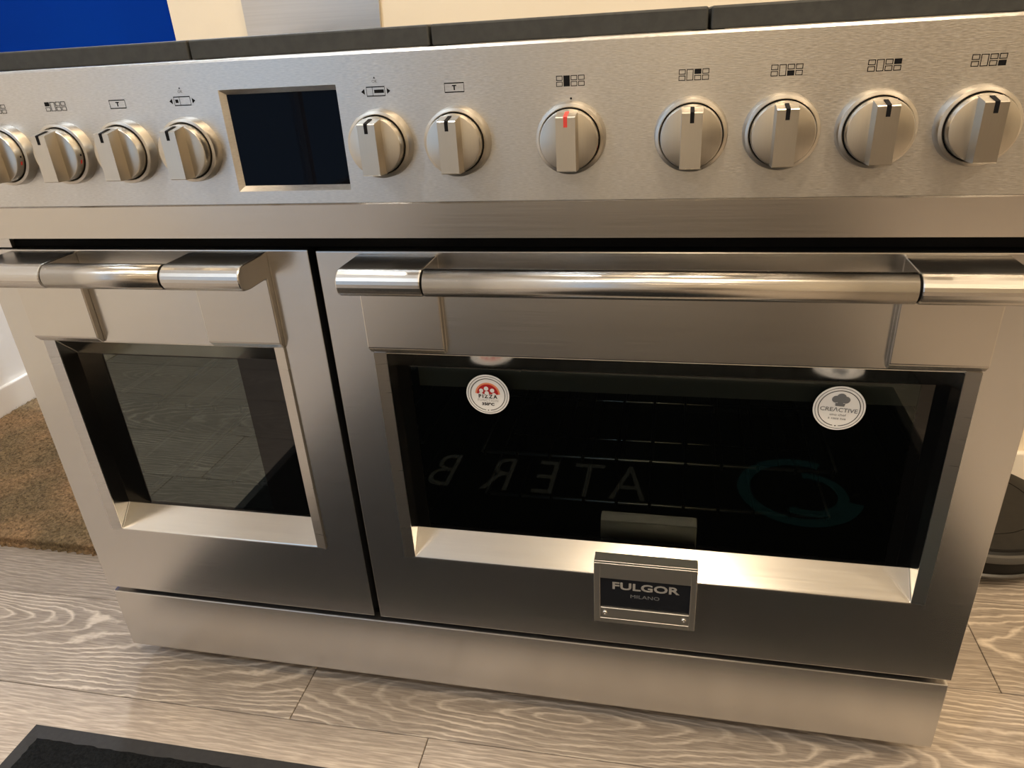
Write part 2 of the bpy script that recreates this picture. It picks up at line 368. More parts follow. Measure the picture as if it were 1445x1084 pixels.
# ceiling spots (real lamps)
for i, (x, y, pw, tone) in enumerate(SPOTS):
    bm = bmesh.new(); rr = bmesh.ops.create_cone(bm, cap_ends=True, segments=32, radius1=.055, radius2=.055, depth=.012)
    t = from_bm('ceiling_spot', bm, 'white', loc=(x, y, CEIL - .006))
    tag(t, 'small round white recessed spotlight in the ceiling', 'ceiling light', 'recessed ceiling spots')
    ld = bpy.data.lights.new('spot_lamp', 'AREA'); ld.shape = 'DISK'; ld.size = .16; ld.energy = pw; ld.color = (WARM, NEUTRAL, COOL)[tone]; ld.spread = math.radians(150)
    lo = bpy.data.objects.new('spot_lamp', ld); COL.objects.link(lo); lo.location = (x, y, CEIL - .014)

# ================================================================== RANGE COOKER
WD = 1.19
R = tag(empty('range_cooker', (0, 0, 0)), 'wide stainless steel range cooker with two oven doors and eleven knobs', 'range cooker')
# carcass
boxes('carcass', [(.004, .012, .030, .60, .045, .896), (WD - .012, WD - .004, .030, .60, .045, .896), (.012, WD - .012, .590, .60, .045, .896),
                  (.012, WD - .012, .032, .59, .045, .060)], 'steel_back', R)
boxes('oven_front_frame', [(.012, .055, .036, .06, .06, .715), (.395, .505, .036, .06, .06, .715), (1.145, WD - .012, .036, .06, .06, .715),
                     (.055, .395, .036, .06, .06, .245), (.505, 1.145, .036, .06, .06, .245), (.055, .395, .036, .06, .59, .715), (.505, 1.145, .036, .06, .59, .715),
                     (.012, WD - .012, .01, .06, .702, .74)], 'gap', R)
def cavity(x0, x1, z0, z1):
    y0, y1, t = .06, .50, .006
    boxes('oven_cavity', [(x0 - t, x0, y0, y1, z0 - t, z1 + t), (x1, x1 + t, y0, y1, z0 - t, z1 + t), (x0, x1, y0, y1, z0 - t, z0), (x0, x1, y0, y1, z1, z1 + t), (x0 - t, x1 + t, y1, y1 + t, z0 - t, z1 + t)], 'cavity', R)
    for z in [z0 + .05 + .055 * i for i in range(5)]:
        for xs in (x0 + .004, x1 - .004): tube('shelf_runner', (xs, y0 + .02, z), (xs, y1 - .02, z), .003, 'darkwire', R, 8)
box('cavity_flange', (.533, 1.115, .0535, .0585, .511, .565), plain('grey_flange', (.22, .22, .20), .5), R)
cavity(.061, .389, .251, .584); cavity(.511, 1.139, .251, .584)
# plinth
box('plinth', (.0049, 1.189, .0, .018, .045, .1563), 'steel_door', R, bev=.0014)
boxes('adjustable_foot', [(.05, .09, .08, .12, 0, .045)], 'black', R); boxes('adjustable_foot', [(1.10, 1.14, .08, .12, 0, .045)], 'black', R)
boxes('adjustable_foot', [(.05, .09, .48, .52, 0, .045)], 'black', R); boxes('adjustable_foot', [(1.10, 1.14, .48, .52, 0, .045)], 'black', R)

# oven doors
YG = .0336
def oven_door(x0, x1, z0, z1, wx0, wx1, wz0, wz1, gx0, gx1, gz0, gz1, sl, sr, small):
    bm = bmesh.new()
    V = lambda x, y, z: bm.verts.new((x, y, z))
    O = [V(x0, 0, z0), V(x1, 0, z0), V(x1, 0, z1), V(x0, 0, z1)]
    I = [V(wx0, 0, wz0), V(wx1, 0, wz0), V(wx1, 0, wz1), V(wx0, 0, wz1)]
    G = [V(gx0, YG, gz0), V(gx1, YG, gz0), V(gx1, YG, gz1), V(gx0, YG, gz1)]
    B = [V(x0, .026, z0), V(x1, .026, z0), V(x1, .026, z1), V(x0, .026, z1)]
    for i in range(4):
        j = (i + 1) % 4
        bm.faces.new((O[i], O[j], I[j], I[i])); bm.faces.new((I[i], I[j], G[j], G[i])); bm.faces.new((O[j], O[i], B[i], B[j]))
    me = bpy.data.meshes.new('oven_door'); bmesh.ops.recalc_face_normals(bm, faces=bm.faces)
    # make sure the front looks forward
    for f in bm.faces:
        if abs(f.normal.y) > .9 and f.normal.y > 0: f.normal_flip()
    for f in bm.faces:
        if all(any((v.co - g.co).length < 1e-7 for g in I + G) for v in f.verts): f.material_index = 1
    bm.to_mesh(me); bm.free()
    d = link('oven_door', me, 'steel_door', R, bev=.0012); me.materials.append(M['steel_niche'])
    boxes('door_core', [(x0 + .002, gx0 - .004, .0262, .0345, z0 + .002, z1 - .002), (gx1 + .004, x1 - .002, .0262, .0345, z0 + .002, z1 - .002),
                        (gx0 - .004, gx1 + .004, .0262, .0345, z0 + .002, gz0 - .012), (gx0 - .004, gx1 + .004, .0262, .0345, gz1 + .012, z1 - .002)], 'gap', d)
    # raised strips either side of the window
    for (a, b, out) in ((sl, wx0, 0), (wx1, sr, 1)):
        bm = bmesh.new()
        ya, yb = (-.0032, -.0004) if not out else (-.0004, -.0032)
        p = [V2 for V2 in ((a, ya), (b, yb), (b, .001), (a, .001))]
        lo = [bm.verts.new((x, y, wz0)) for x, y in p]; hi = [bm.verts.new((x, y, wz1 + .001)) for x, y in p]
        bm.faces.new(lo); bm.faces.new(hi)
        for i in range(4): bm.faces.new((lo[i], lo[(i + 1) % 4], hi[(i + 1) % 4], hi[i]))
        from_bm('window_side_strip', bm, 'steel_strip', d)
    return d
def glazing(d, gx0, gx1, gz0, gz1, cx0, cx1, cz0, cz1, m):
    y0, y1 = YG, YG + .004
    boxes('glass_border', [(gx0, cx0, y0, y1, gz0, gz1), (cx1, gx1, y0, y1, gz0, gz1), (cx0, cx1, y0, y1, gz0, cz0), (cx0, cx1, y0, y1, cz1, gz1)], 'frit', d)
    bm = bmesh.new(); y = y0 + .0
    bm.faces.new([bm.verts.new(v) for v in ((cx0, y, cz0), (cx1, y, cz0), (cx1, y, cz1), (cx0, y, cz1))])
    from_bm('oven_window_glass', bm, m, d)
dl = oven_door(0, .4413, .1649, .7008, .0639, .3747, .2813, .5809, .0575, .378, .305, .5490, .0495, .389, True)
dr = oven_door(.4507, WD, .1649, .6995, .5169, 1.1252, .2804, .5785, .5130, 1.1276, .3045, .5475, .5029, 1.1392, False)
dl['label'] = 'small left oven door with a square window'; dr['label'] = 'large right oven door with a wide window'
glazing(dl, .0575, .378, .305, .5490, .098, .297, .3105, .5475, 'glass_small')
glazing(dr, .5130, 1.1276, .3045, .5475, .530, 1.10, .3100, .5465, 'glass_large')
# small blocks seen in the gap above the doors
for x in (.028,): box('hinge_block', (x, x + .018, .004, .022, .7022, .7135), 'steel_back', R)

# handles
def handle(a0, a1, b0, b1, dz):
    """a0..a1 left bracket, b0..b1 right bracket"""
    cy, cz, r = -.0498, .6845 + dz, .0146
    prof = [(.0, .699 + dz), (cy, cz + r)]
    for i in range(1, 12):
        t = PI / 2 + PI * .93 * i / 12; prof.append((cy + r * math.cos(t), cz + r * math.sin(t)))
    prof += [(cy + .004, cz - r), (-.0105, .6700 + dz), (-.0100, .5900 + dz * .5), (-.0030, .5818 + dz * .3), (.0, .5818 + dz * .3)]
    br = prism_x('handle_bracket', prof, a0, a1, 'steel_bracket', None, bev=.0016)
    br2 = prism_x('handle_bracket', prof, b0, b1, 'steel_bracket', None, bev=.0016)
    bm = bmesh.new(); add_tube(bm, (a1 + .0022, cy, cz), (b0 - .0022, cy, cz), r - .0003, 48)
    for f in bm.faces:
        if len(f.verts) == 4: f.smooth = True
    h = from_bm('door_handle', bm, 'steel_bar', R)
    for xa in (a1 - .001, b0 - .0024): tube('joint_ring', (xa, cy, cz), (xa + .0034, cy, cz), r - .002, 'gap', h, 32)
    br.parent = h; br2.parent = h
    return h
handle(.045, .1400, .2952, .3910, 0); handle(.4998, .5914, 1.0512, 1.1415, -.003)

# control panel: face, fold and fascia in one sheet with a bevelled opening for the display
YP = -.030; ZT, ZF, YFb, ZFb = .8975, .7588, -.0262, .7211
dx0, dx1, dz0, dz1 = .3932, .5183, .7716, .8703
ix0, ix1, iz0, iz1 = .3975, .5172, .7762, .8653
bm = bmesh.new()
V = lambda x, y, z: bm.verts.new((x, y, z))
def quad(*p): bm.faces.new([V(*q) for q in p])
xs = [0, dx0, dx1, WD]; zs = [ZF, dz0, dz1, ZT - .002]
for i in range(3):
    for j in range(3):
        if i == 1 and j == 1: continue
        quad((xs[i], YP, zs[j]), (xs[i + 1], YP, zs[j]), (xs[i + 1], YP, zs[j + 1]), (xs[i], YP, zs[j + 1]))
YD = -.0235
a = [(dx0, YP, dz0), (dx1, YP, dz0), (dx1, YP, dz1), (dx0, YP, dz1)]; b = [(ix0, YD, iz0), (ix1, YD, iz0), (ix1, YD, iz1), (ix0, YD, iz1)]
for i in range(4): quad(a[i], a[(i + 1) % 4], b[(i + 1) % 4], b[i])
quad((0, YP, ZT - .002), (WD, YP, ZT - .002), (WD, YP + .002, ZT), (0, YP + .002, ZT))
quad((0, YP + .002, ZT), (WD, YP + .002, ZT), (WD, .005, ZT), (0, .005, ZT))
quad((0, .02, .7185), (WD, .02, .7185), (WD, YFb, ZFb), (0, YFb, ZFb))
for x in (0, WD):
    bm.faces.new([V(x, y, z) for y, z in ((YP, ZF), (YP, ZT - .002), (YP + .002, ZT), (.005, ZT), (.02, .7185), (YFb, ZFb))])
bmesh.ops.remove_doubles(bm, verts=bm.verts, dist=1e-5)
panel = from_bm('control_panel', bm, 'steel_panel', R)
fas = prism_x('lower_fascia', [(YP - .0003, ZF - .0002), (YP + .0012, ZF - .0022), (YFb, ZFb), (YFb + .002, ZFb - .0006), (-.004, ZFb + .001), (-.004, ZF)], 0, WD, 'steel_fascia', R)
box('display_screen', (ix0 - .001, ix1 + .001, YD, YD + .003, iz0 - .001, iz1 + .001), 'screen', R)['label'] = 'black glass touch display, switched off'
box('hob_surface', (.004, WD - .004, .004, .60, .889, .8970), 'steel_fascia', R)
box('panel_rear_cover', (.006, WD - .006, -.022, .005, .722, .896), 'gap', R)

# control knobs
KX = [.1265, .2016, .2764, .3515, .558, .635, .7423, .849, .9246, 1.000, 1.0765]
KZ = .8155
kinds = ['burner', 'burner', 'temp', 'func', 'func', 'temp', 'burner', 'burner', 'burner', 'burner', 'burner']
bm = bmesh.new()
lathe_y(bm, [(.0320, 0), (.0311, -.0100), (.0306, -.0112), (.0282, -.0120), (.0275, -.0114), (.0272, -.003), (0, -.003)])
bmesh.ops.recalc_face_normals(bm, faces=bm.faces)
ring_me = bpy.data.meshes.new('knob_ring'); bm.to_mesh(ring_me); bm.free()
bm = bmesh.new(); lathe_y(bm, [(.0271, -.0032), (.0271, -.0100), (0, -.0100)])
well_me = bpy.data.meshes.new('knob_gap'); bmesh.ops.recalc_face_normals(bm, faces=bm.faces); bm.to_mesh(well_me); bm.free()
bm = bmesh.new()
lathe_y(bm, [(.0264, -.0101), (.0262, -.0200), (.0256, -.0212), (.0248, -.0215), (0, -.0215)])
bmesh.ops.recalc_face_normals(bm, faces=bm.faces)
disc_me = bpy.data.meshes.new('control_knob'); bm.to_mesh(disc_me); bm.free()
def bar_mesh():
    bm = bmesh.new(); w, h = .0086, .0365
    zt, zb = .0222, -.0243
    # top end leans forward from the rim to the front face, bottom end is cut square
    prof = [(-.0195, .0250), (-h + .0008, zt), (-h, zt - .0008), (-h, zb + .0008), (-h + .0008, zb), (-.0195, zb - .0005)]
    a = [bm.verts.new((-w - (0.0006 if y > -.03 else 0), y, z)) for y, z in prof]; b = [bm.verts.new((w + (0.0006 if y > -.03 else 0), y, z)) for y, z in prof]
    bm.faces.new(a); bm.faces.new(b[::-1])
    for i in range(len(prof)): bm.faces.new((a[i], b[i], b[(i + 1) % 6], a[(i + 1) % 6]))
    bmesh.ops.recalc_face_normals(bm, faces=bm.faces)
    me = bpy.data.meshes.new('grip'); bm.to_mesh(me); bm.free(); return me
grip_me = bar_mesh()
def marker_mesh():
    bm = bmesh.new(); w = .0017
    # stripe down the front of the grip and back along its top end
    P = [(-.0366, .0135), (-.0368, .0222), (-.0363, .0226), (-.0225, .0252), (-.0218, .0250), (-.030, .0215), (-.0362, .0135)]
    a = [bm.verts.new((-w, y, z)) for y, z in P]; b = [bm.verts.new((w, y, z)) for y, z in P]
    bm.faces.new(a); bm.faces.new(b[::-1])
    for i in range(len(P)): bm.faces.new((a[i], b[i], b[(i + 1) % len(P)], a[(i + 1) % len(P)]))
    bmesh.ops.recalc_face_normals(bm, faces=bm.faces)
    me = bpy.data.meshes.new('marker'); bm.to_mesh(me); bm.free(); return me
mark_me = marker_mesh()
for me in (ring_me, disc_me):
    for p in me.polygons: p.use_smooth = True
    try: me.set_sharp_from_angle(angle=math.radians(28))
    except Exception: pass
ring_me.materials.append(M['steel_ring']); disc_me.materials.append(M['steel_knob']); grip_me.materials.append(M['steel_knob']); well_me.materials.append(M['gap'])
mark_me.materials.append(M['ink']); mark_red = mark_me.copy(); mark_red.materials.clear(); mark_red.materials.append(M['redknob'])
def rim_text(parent, s, a0, size=.0030, m='ink'):
    """letters wrapped round the knob's side"""
    r = .0266
    for i, ch in enumerate(s):
        if ch == ' ': continue
        a = a0 - i * size * .8 / r
        mtx = Matrix.Rotation(-(a - PI / 2), 4, 'Y') @ Matrix.Translation((0, -.0152, r + .0001)) 
        yield ch, mtx
for i, x in enumerate(KX):
    k = bpy.data.objects.new('control_knob', disc_me); COL.objects.link(k); k.parent = R; k.location = (x, YP, KZ)
    for nm, me in (('knob_ring', ring_me), ('knob_gap', well_me), ('grip', grip_me), ('marker', mark_red if i == 6 else mark_me)):
        c = bpy.data.objects.new(nm, me); COL.objects.link(c); c.parent = k
    if i == 6: c['label'] = 'red marker line'
    # prints on the knob's side: a flame range in red and black, or the word MAX
    if kinds[i] == 'burner':
        for (a0, a1, ya, yb, mm, nm) in ((-.05, .02, -.0165, -.0145, 'ink', 'rim_print'), (-.34, -.20, -.0172, -.0150, 'redknob', 'red_rim_print'), (-.55, .06, -.0118, -.0112, 'ink', 'rim_arc')):
            bm = bmesh.new(); n = 8
            for q in range(n):
                s, t = a0 + (a1 - a0) * q / n, a0 + (a1 - a0) * (q + 1) / n; r = .0266
                bm.faces.new([bm.verts.new((r * math.cos(u), v, r * math.sin(u))) for u, v in ((s, ya), (t, ya), (t, yb), (s, yb))])
            print_obj(nm, bm, mm, k)
    else:
        vv = []; first = True
        bm = bmesh.new()
        s = 'MAX' if kinds[i] == 'temp' else 'MIN MAX'
        cu = bpy.data.curves.new('t', 'FONT'); cu.size = .0034; cu.align_x = 'CENTER'; cu.align_y = 'CENTER'; cu.resolution_u = 2
        t = bpy.data.objects.new('tmp', cu); COL.objects.link(t)
        for ch, mtx in rim_text(k, s, math.radians(66)):
            cu.body = ch; dg = bpy.context.evaluated_depsgraph_get(); dg.update()
            me = bpy.data.meshes.new_from_object(t.evaluated_get(dg)); me.transform(mtx); bm.from_mesh(me); bpy.data.meshes.remove(me)
        bpy.data.objects.remove(t)
        print_obj('rim_lettering', bm, 'greyink', k)

# printed symbols
def burner_symbol(cx, cz, fill):
    """fill: index of the zone printed solid; 0/1 left column top/bottom, 2 tall, 3/4, 5/6"""
    bm = bmesh.new(); y = YP; w, h, g, t = .0057, .0041, .00085, .0006
    x0 = cx - (4 * w + 3 * g) / 2; zt = cz + h + g / 2; n = 0
    for c in range(4):
        xa = x0 + c * (w + g); xb = xa + w
        cells = [(zt - 2 * h - g, zt)] if c == 1 else [(zt - h, zt), (zt - 2 * h - g, zt - h - g)]
        for za, zb in cells:
            if n == fill: rect(bm, xa, xb, za, zb, y)
            else: frame(bm, xa, xb, za, zb, t, y)
            n += 1
    return print_obj('burner_symbol', bm, 'ink', R)
fills = {0: 1, 1: 0, 6: 2, 7: 3, 8: 4, 9: 5, 10: 6}
SZ = lambda x: .8615 + (x - .20) * .003
for i, x in enumerate(KX):
    z = SZ(x)
    if kinds[i] == 'burner':
        o = burner_symbol(x + .0002, z + .0008, fills[i]); o['label'] = 'printed hob diagram with zone %s filled' % ['back left', 'front left', 'centre', 'back middle', 'front middle', 'back right', 'front right'][fills[i]]
    elif kinds[i] == 'temp':
        bm = bmesh.new(); w, h = .0094, .0043
        frame(bm, x - w, x + w, z - h, z + h, .0004, YP, .0009)
        rect(bm, x - .0021, x + .0021, z + .0012, z + .0022, YP); rect(bm, x - .0006, x + .0006, z - .0022, z + .0012, YP)
        print_obj('temperature_symbol', bm, 'ink', R)
    else:
        bm = bmesh.new(); w, h = .0093, .0044; y = YP
        frame(bm, x - w, x + w, z - h, z + h, .0004, y, .0009)
        if i == 3: rect(bm, x - w + .0016, x - w + .0048, z - .0016, z + .0016, y); rect(bm, x - w + .0064, x - w + .0068, z - h, z + h, y)
        else: rect(bm, x - w + .0078, x + w - .0012, z - .0015, z + .0015, y); rect(bm, x - w + .0060, x - w + .0064, z - h, z + h, y)
        for sg in (-1, 1): flat(bm, [(x + sg * (w + .0019), z + .0026), (x + sg * (w + .0019), z - .0026), (x + sg * (w + .0053), z)][::-sg], y)
        flat(bm, [(x - .0011, z + .0113), (x + .0011, z + .0113), (x, z + .0129)], y)
        print_obj('function_symbol', bm, 'ink', R)
        text('symbol_lettering', 'OK', .0036, 'greyink', R, on_front(x - .0001, YP - .0002, z + .0087))
bm = bmesh.new(); ringshape(bm, KX[6] + .0005, .8492, 0, .0010, YP, seg=20); print_obj('printed_dot', bm, 'ink', R)

# name badge on the large door
bx0, bx1, bz0, bz1, by = .7580, .8825, .2200, .3150, -.0200
bm = bmesh.new()
px0, px1, pz0, pz1 = .7656, .8753, .2272, .2917
add_box(bm, bx0, bx1, by + .004, .001, bz0, bz1)
for b6 in ((bx0, px0, by, by + .004, bz0, bz1), (px1, bx1, by, by + .004, bz0, bz1), (px0, px1, by, by + .004, bz0, pz0), (px0, px1, by, by + .004, pz1, bz1)): add_box(bm, *b6)
badge = from_bm('name_badge', bm, 'steel_badge', R, bev=.0004, seg=1); badge['label'] = 'square steel badge with a black name plate'
box('name_plate', (px0, px1, by + .0022, by + .004, .2440, pz1), plain('badge_black', (.008, .009, .012), .35), badge)
box('retaining_strip', (px0 + .0003, px1 - .0003, by + .0004, by + .004, pz0 + .0002, .2440), 'steel_badge', badge, bev=.0004, seg=1)
for x in (.7716, .8690):
    bm = bmesh.new(); lathe_y(bm, [(.0030, 0), (.0030, -.0006), (.0023, -.0016), (.0010, -.0020), (.0010, -.0010), (0, -.0010)], 20)
    from_bm('screw', bm, 'chrome', badge, loc=(x, by + .0004, .2358), smooth=True)
text('badge_lettering', 'FULGOR', .0150, plain('badge_letters', (.55, .53, .50), .35, .6), badge, on_front(.8205, by + .0019, .2792), bold=.00035, sx=1.42, spacing=1.0, extrude=.0002)
text('badge_lettering', 'MILANO', .0078, 'greyink', badge, on_front(.8208, by + .0020, .2645), sx=1.22, spacing=1.02)

# round stickers on the large window
def sticker(cx, cz, r, name, label):
    bm = bmesh.new(); lathe_y(bm, [(r, 0), (r, -.0002), (0, -.0002)], 64)
    o = from_bm(name, bm, 'sticker', R, loc=(cx, YG - .0001, cz)); o['label'] = label
    return o
st = sticker(.6258, .5126, .0266, 'pizza_sticker', 'round white sticker with a red pizza slice and the words PIZZA FUNCTION')
st.rotation_euler.y = math.radians(1.5)
def rings(o, r, y=-.0003, mi='ink'):
    bm = bmesh.new()
    ringshape(bm, 0, 0, r * .905, r * .925, y); ringshape(bm, 0, 0, r * .785, r * .815, y, math.radians(-82), math.radians(262)); ringshape(bm, 0, -r * .80, 0, r * .028, y, seg=14)
    print_obj('sticker_ring', bm, mi, o)
rings(st, .0266)
bm = bmesh.new(); ringshape(bm, 0, .0008, .0132, .0153, -.0003, .02, PI - .02, 64); print_obj('orange_crust', bm, 'orange', st)
bm = bmesh.new(); ringshape(bm, 0, .0008, 0, .0132, -.0003, 0, PI, 64); print_obj('red_dome', bm, 'red', st)
bm = bmesh.new()
for x, z, r in ((-.0078, .0052, .0026), (-.0016, .0082, .0028), (.0058, .0060, .0027), (-.0010, .0022, .0027)): ringshape(bm, x, z, 0, r, -.0005, seg=24)
for x in (-.0085, .0080): ringshape(bm, x, .0006, 0, .0024, -.0005, 0, PI, seg=24)
print_obj('white_topping', bm, 'sticker', st)
text('sticker_lettering', 'PIZZA', .0068, 'ink', st, on_front(0, -.0006, -.0026), bold=.00018, sx=1.0, spacing=1.35)
text('sticker_lettering', 'FUNCTION', .0046, 'paleink', st, on_front(0, -.0006, -.0078), sx=1.0, spacing=1.16)
text('sticker_lettering', '350\u00b0C', .0050, 'ink', st, on_front(0, -.0006, -.0129), bold=.00022, sx=1.2)
sc_ = sticker(1.0223, .5148, .0270, 'chef_hat_sticker', 'round white sticker with a grey chef hat')
sc_.rotation_euler.y = math.radians(4)
rings(sc_, .0270)
bm = bmesh.new()
for k, (x, z, r) in enumerate(((-.0052, .0110, .0042), (.0052, .0110, .0042), (0, .0133, .0052), (0, .0095, .0040))): ringshape(bm, x, z, 0, r, -.0003 - .00006 * k, seg=32)
flat(bm, [(-.0046, .0030), (.0046, .0030), (.0052, .0066), (-.0052, .0066)], -.0006)
print_obj('chef_hat', bm, 'greyink', sc_)
text('sticker_lettering', 'CRE\u039bCTIVE', .0068, 'greyink', sc_, on_front(0, -.0006, -.0018), bold=.00008, sx=1.12, spacing=1.0)
text('sticker_lettering', 'uno chef', .0042, 'greyink', sc_, on_front(0, -.0006, -.0078), sx=1.15)
text('sticker_lettering', 'a casa tua', .0042, 'greyink', sc_, on_front(0, -.0006, -.0122), sx=1.15)

# oven racks (loose, so things of their own)
def rack(x0, x1, z, y0, y1, label, group, step=.0455, lift=0.0):
    t = tag(empty('oven_rack', ((x0 + x1) / 2, (y0 + y1) / 2, z)), label, 'oven rack', group)
    cx, cy = t.location.x, t.location.y
    bm = bmesh.new(); X0, X1, Y0, Y1 = x0 - cx, x1 - cx, y0 - cy, y1 - cy
    for p, q in (((X0, Y0, 0), (X1, Y0, 0)), ((X1, Y0, 0), (X1, Y1, 0)), ((X1, Y1, 0), (X0, Y1, 0)), ((X0, Y1, 0), (X0, Y0, 0))): add_tube(bm, p, q, .0026, 10)
    from_bm('rim_wire', bm, 'rackrim', t, smooth=True)
    tube('cross_bar', (X0, 0, -.003), (X1, 0, -.003), .0026, 'chrome', t, smooth=True)
    n = int((X1 - X0) / step); off = ((X1 - X0) - n * step) / 2
    bm = bmesh.new(); add_tube(bm, (0, Y0 - .0035, .0035), (0, Y1 + .002, .0035), .0020, 8); add_tube(bm, (0, Y0 - .0035, .0045), (0, Y0 - .0035, -.004), .0022, 8)
    me = bpy.data.meshes.new('rack_wire'); bmesh.ops.recalc_face_normals(bm, faces=bm.faces); bm.to_mesh(me); bm.free(); me.materials.append(M['darkwire'])
    for i in range(n + 1):
        o = bpy.data.objects.new('rack_wire', me); COL.objects.link(o); o.parent = t; o.location = (X0 + off + i * step, 0, 0)
    return t
rack(.588, 1.052, .484, .12, .47, 'chromed wire rack highest behind the wide right oven window', 'oven racks of the large oven')
rack(.588, 1.052, .3775, .12, .47, 'chromed wire rack at mid height behind the wide right oven window', 'oven racks of the large oven')
rack(.588, 1.052, .3070, .12, .47, 'chromed wire rack lowest behind the wide right oven window', 'oven racks of the large oven')
rack(.075, .375, .426, .12, .47, 'upper chromed wire rack behind the small left oven window', 'oven racks of the small oven')
rack(.075, .375, .293, .12, .47, 'lower chromed wire rack behind the small left oven window', 'oven racks of the small oven')

# cast iron pan supports on the hob
labs = ['dark cast iron pan support at the left end of the hob by the blue panel', 'dark cast iron pan support above the display, in front of the steel splashback',
        'dark cast iron pan support above the red-marked knob', 'dark cast iron pan support at the right end of the hob']
for i, (a, b) in enumerate(((.062, .3305), (.3325, .5965), (.5985, .8605), (.8630, 1.128))):
    t = tag(empty('pan_support', ((a + b) / 2, .31, .8975)), labs[i], 'pan support', 'cast iron pan supports')
    w = (b - a) / 2; z0, z1 = .0, .0192; f0, f1 = .030 - .31, .58 - .31
    box('front_bar', (-w, w, f0, f0 + .014, z0, z1), 'iron', t, bev=.002)
    box('rear_bar', (-w, w, f1 - .014, f1, z0, z1), 'iron', t, bev=.002)
    for s in (-1, 1): box('side_bar', (s * w - (.014 if s > 0 else 0), s * w + (.014 if s < 0 else 0), f0 + .014, f1 - .014, z0, z1), 'iron', t, bev=.002)
    box('cross_bar', (-w + .014, w - .014, -.007, .007, .006, z1), 'iron', t, bev=.002)
    for cy in (-.135, .135):
        for ang in range(4):
            bm = bmesh.new(); add_box(bm, .028, (w - .014) if ang % 2 == 0 else .118, -.005, .005, .006, z1 - .0005)
            bmesh.ops.rotate(bm, verts=bm.verts, cent=(0, 0, 0), matrix=Matrix.Rotation(ang * PI / 2, 3, 'Z')); bmesh.ops.translate(bm, verts=bm.verts, vec=(0, cy, 0))
            from_bm('finger', bm, 'iron', t)
for i, (x, y) in enumerate([((a + b) / 2, yy) for a, b in ((.062, .3305), (.3325, .5965), (.5985, .8605), (.8630, 1.128)) for yy in (.175, .445)]):
    bm = bmesh.new(); bmesh.ops.create_cone(bm, cap_ends=True, segments=32, radius1=.040, radius2=.036, depth=.010)
    from_bm('burner_cap', bm, 'iron', R, loc=(x, y, .9025), bev=.001)

# ================================================================== BEHIND THE COOKER
sp = tag(empty('splashback', (.158, YB - .004, .9)), 'brushed stainless steel splashback sheet standing behind the hob', 'splashback')
bm = bmesh.new()
for y in (-.004, .0035): [bm.verts.new((x, y, z)) for x, z in ((-.1385, 0), (.1325, 0), (.175, .75), (-.145, .75))]
bm.verts.ensure_lookup_table(); v = bm.verts
for f in ((0, 1, 2, 3), (7, 6, 5, 4), (0, 4, 5, 1), (1, 5, 6, 2), (2, 6, 7, 3), (3, 7, 4, 0)): bm.faces.new([v[i] for i in f])
from_bm('sheet', bm, 'steel_back', sp)
box('top_lip', (-.1455, .1755, -.014, .0035, .75, .757), 'steel_back', sp)
bp_ = tag(empty('blue_panel', (-.592, .815, .62)), 'plain deep blue board hanging upright behind the left end of the hob', 'board')
box('board', (-.380, .380, -.012, .012, 0, 1.45), 'blue', bp_, bev=.002)
for x in (-.25, .25): tube('hanging_rod', (x, 0, 1.45), (x, 0, CEIL - .62), .004, 'chrome', bp_)

# ================================================================== ON THE FLOOR
# black mat in front
mt = tag(empty('floor_mat', (.671, -.610, .001), math.radians(.7)), 'black rubber-edged floor mat lying in front of the cooker', 'mat')
mw, mh = .742, .485
bm = bmesh.new()
def ringbox(bm, ox, oy, ix, iy, z0, z1o, z1i):
    o = [(-ox, -oy), (ox, -oy), (ox, oy), (-ox, oy)]; i_ = [(-ix, -iy), (ix, -iy), (ix, iy), (-ix, iy)]
    ob = [bm.verts.new((x, y, z0)) for x, y in o]; ot = [bm.verts.new((x * .999, y * .999, z1o)) for x, y in o]; it = [bm.verts.new((x, y, z1i)) for x, y in i_]; ib = [bm.verts.new((x, y, z0)) for x, y in i_]
    for k in range(4):
        j = (k + 1) % 4
        bm.faces.new((ob[k], ob[j], ot[j], ot[k])); bm.faces.new((ot[k], ot[j], it[j], it[k])); bm.faces.new((it[k], it[j], ib[j], ib[k]))
ringbox(bm, mw, mh, mw - .024, mh - .024, 0, .0018, .0045)
from_bm('rubber_edge', bm, 'rubber', mt)
bm = bmesh.new(); nx, ny = 150, 200
for j in range(ny + 1):
    for i in range(nx + 1):
        edge = i in (0, nx) or j in (0, ny)
        jx = 0 if not edge else random.uniform(-.0012, .0012)
        bm.verts.new(((-1 + 2 * i / nx) * (mw - .023) + jx, (-1 + 2 * j / ny) * (mh - .023) + jx, .0045 if edge else .0065 + random.uniform(-.0006, .0006)))
bm.verts.ensure_lookup_table()
for j in range(ny):
    for i in range(nx):
        a = j * (nx + 1) + i; bm.faces.new([bm.verts[k] for k in (a, a + 1, a + nx + 2, a + nx + 1)])
from_bm('carpet_pile', bm, 'pile', mt, smooth=True)
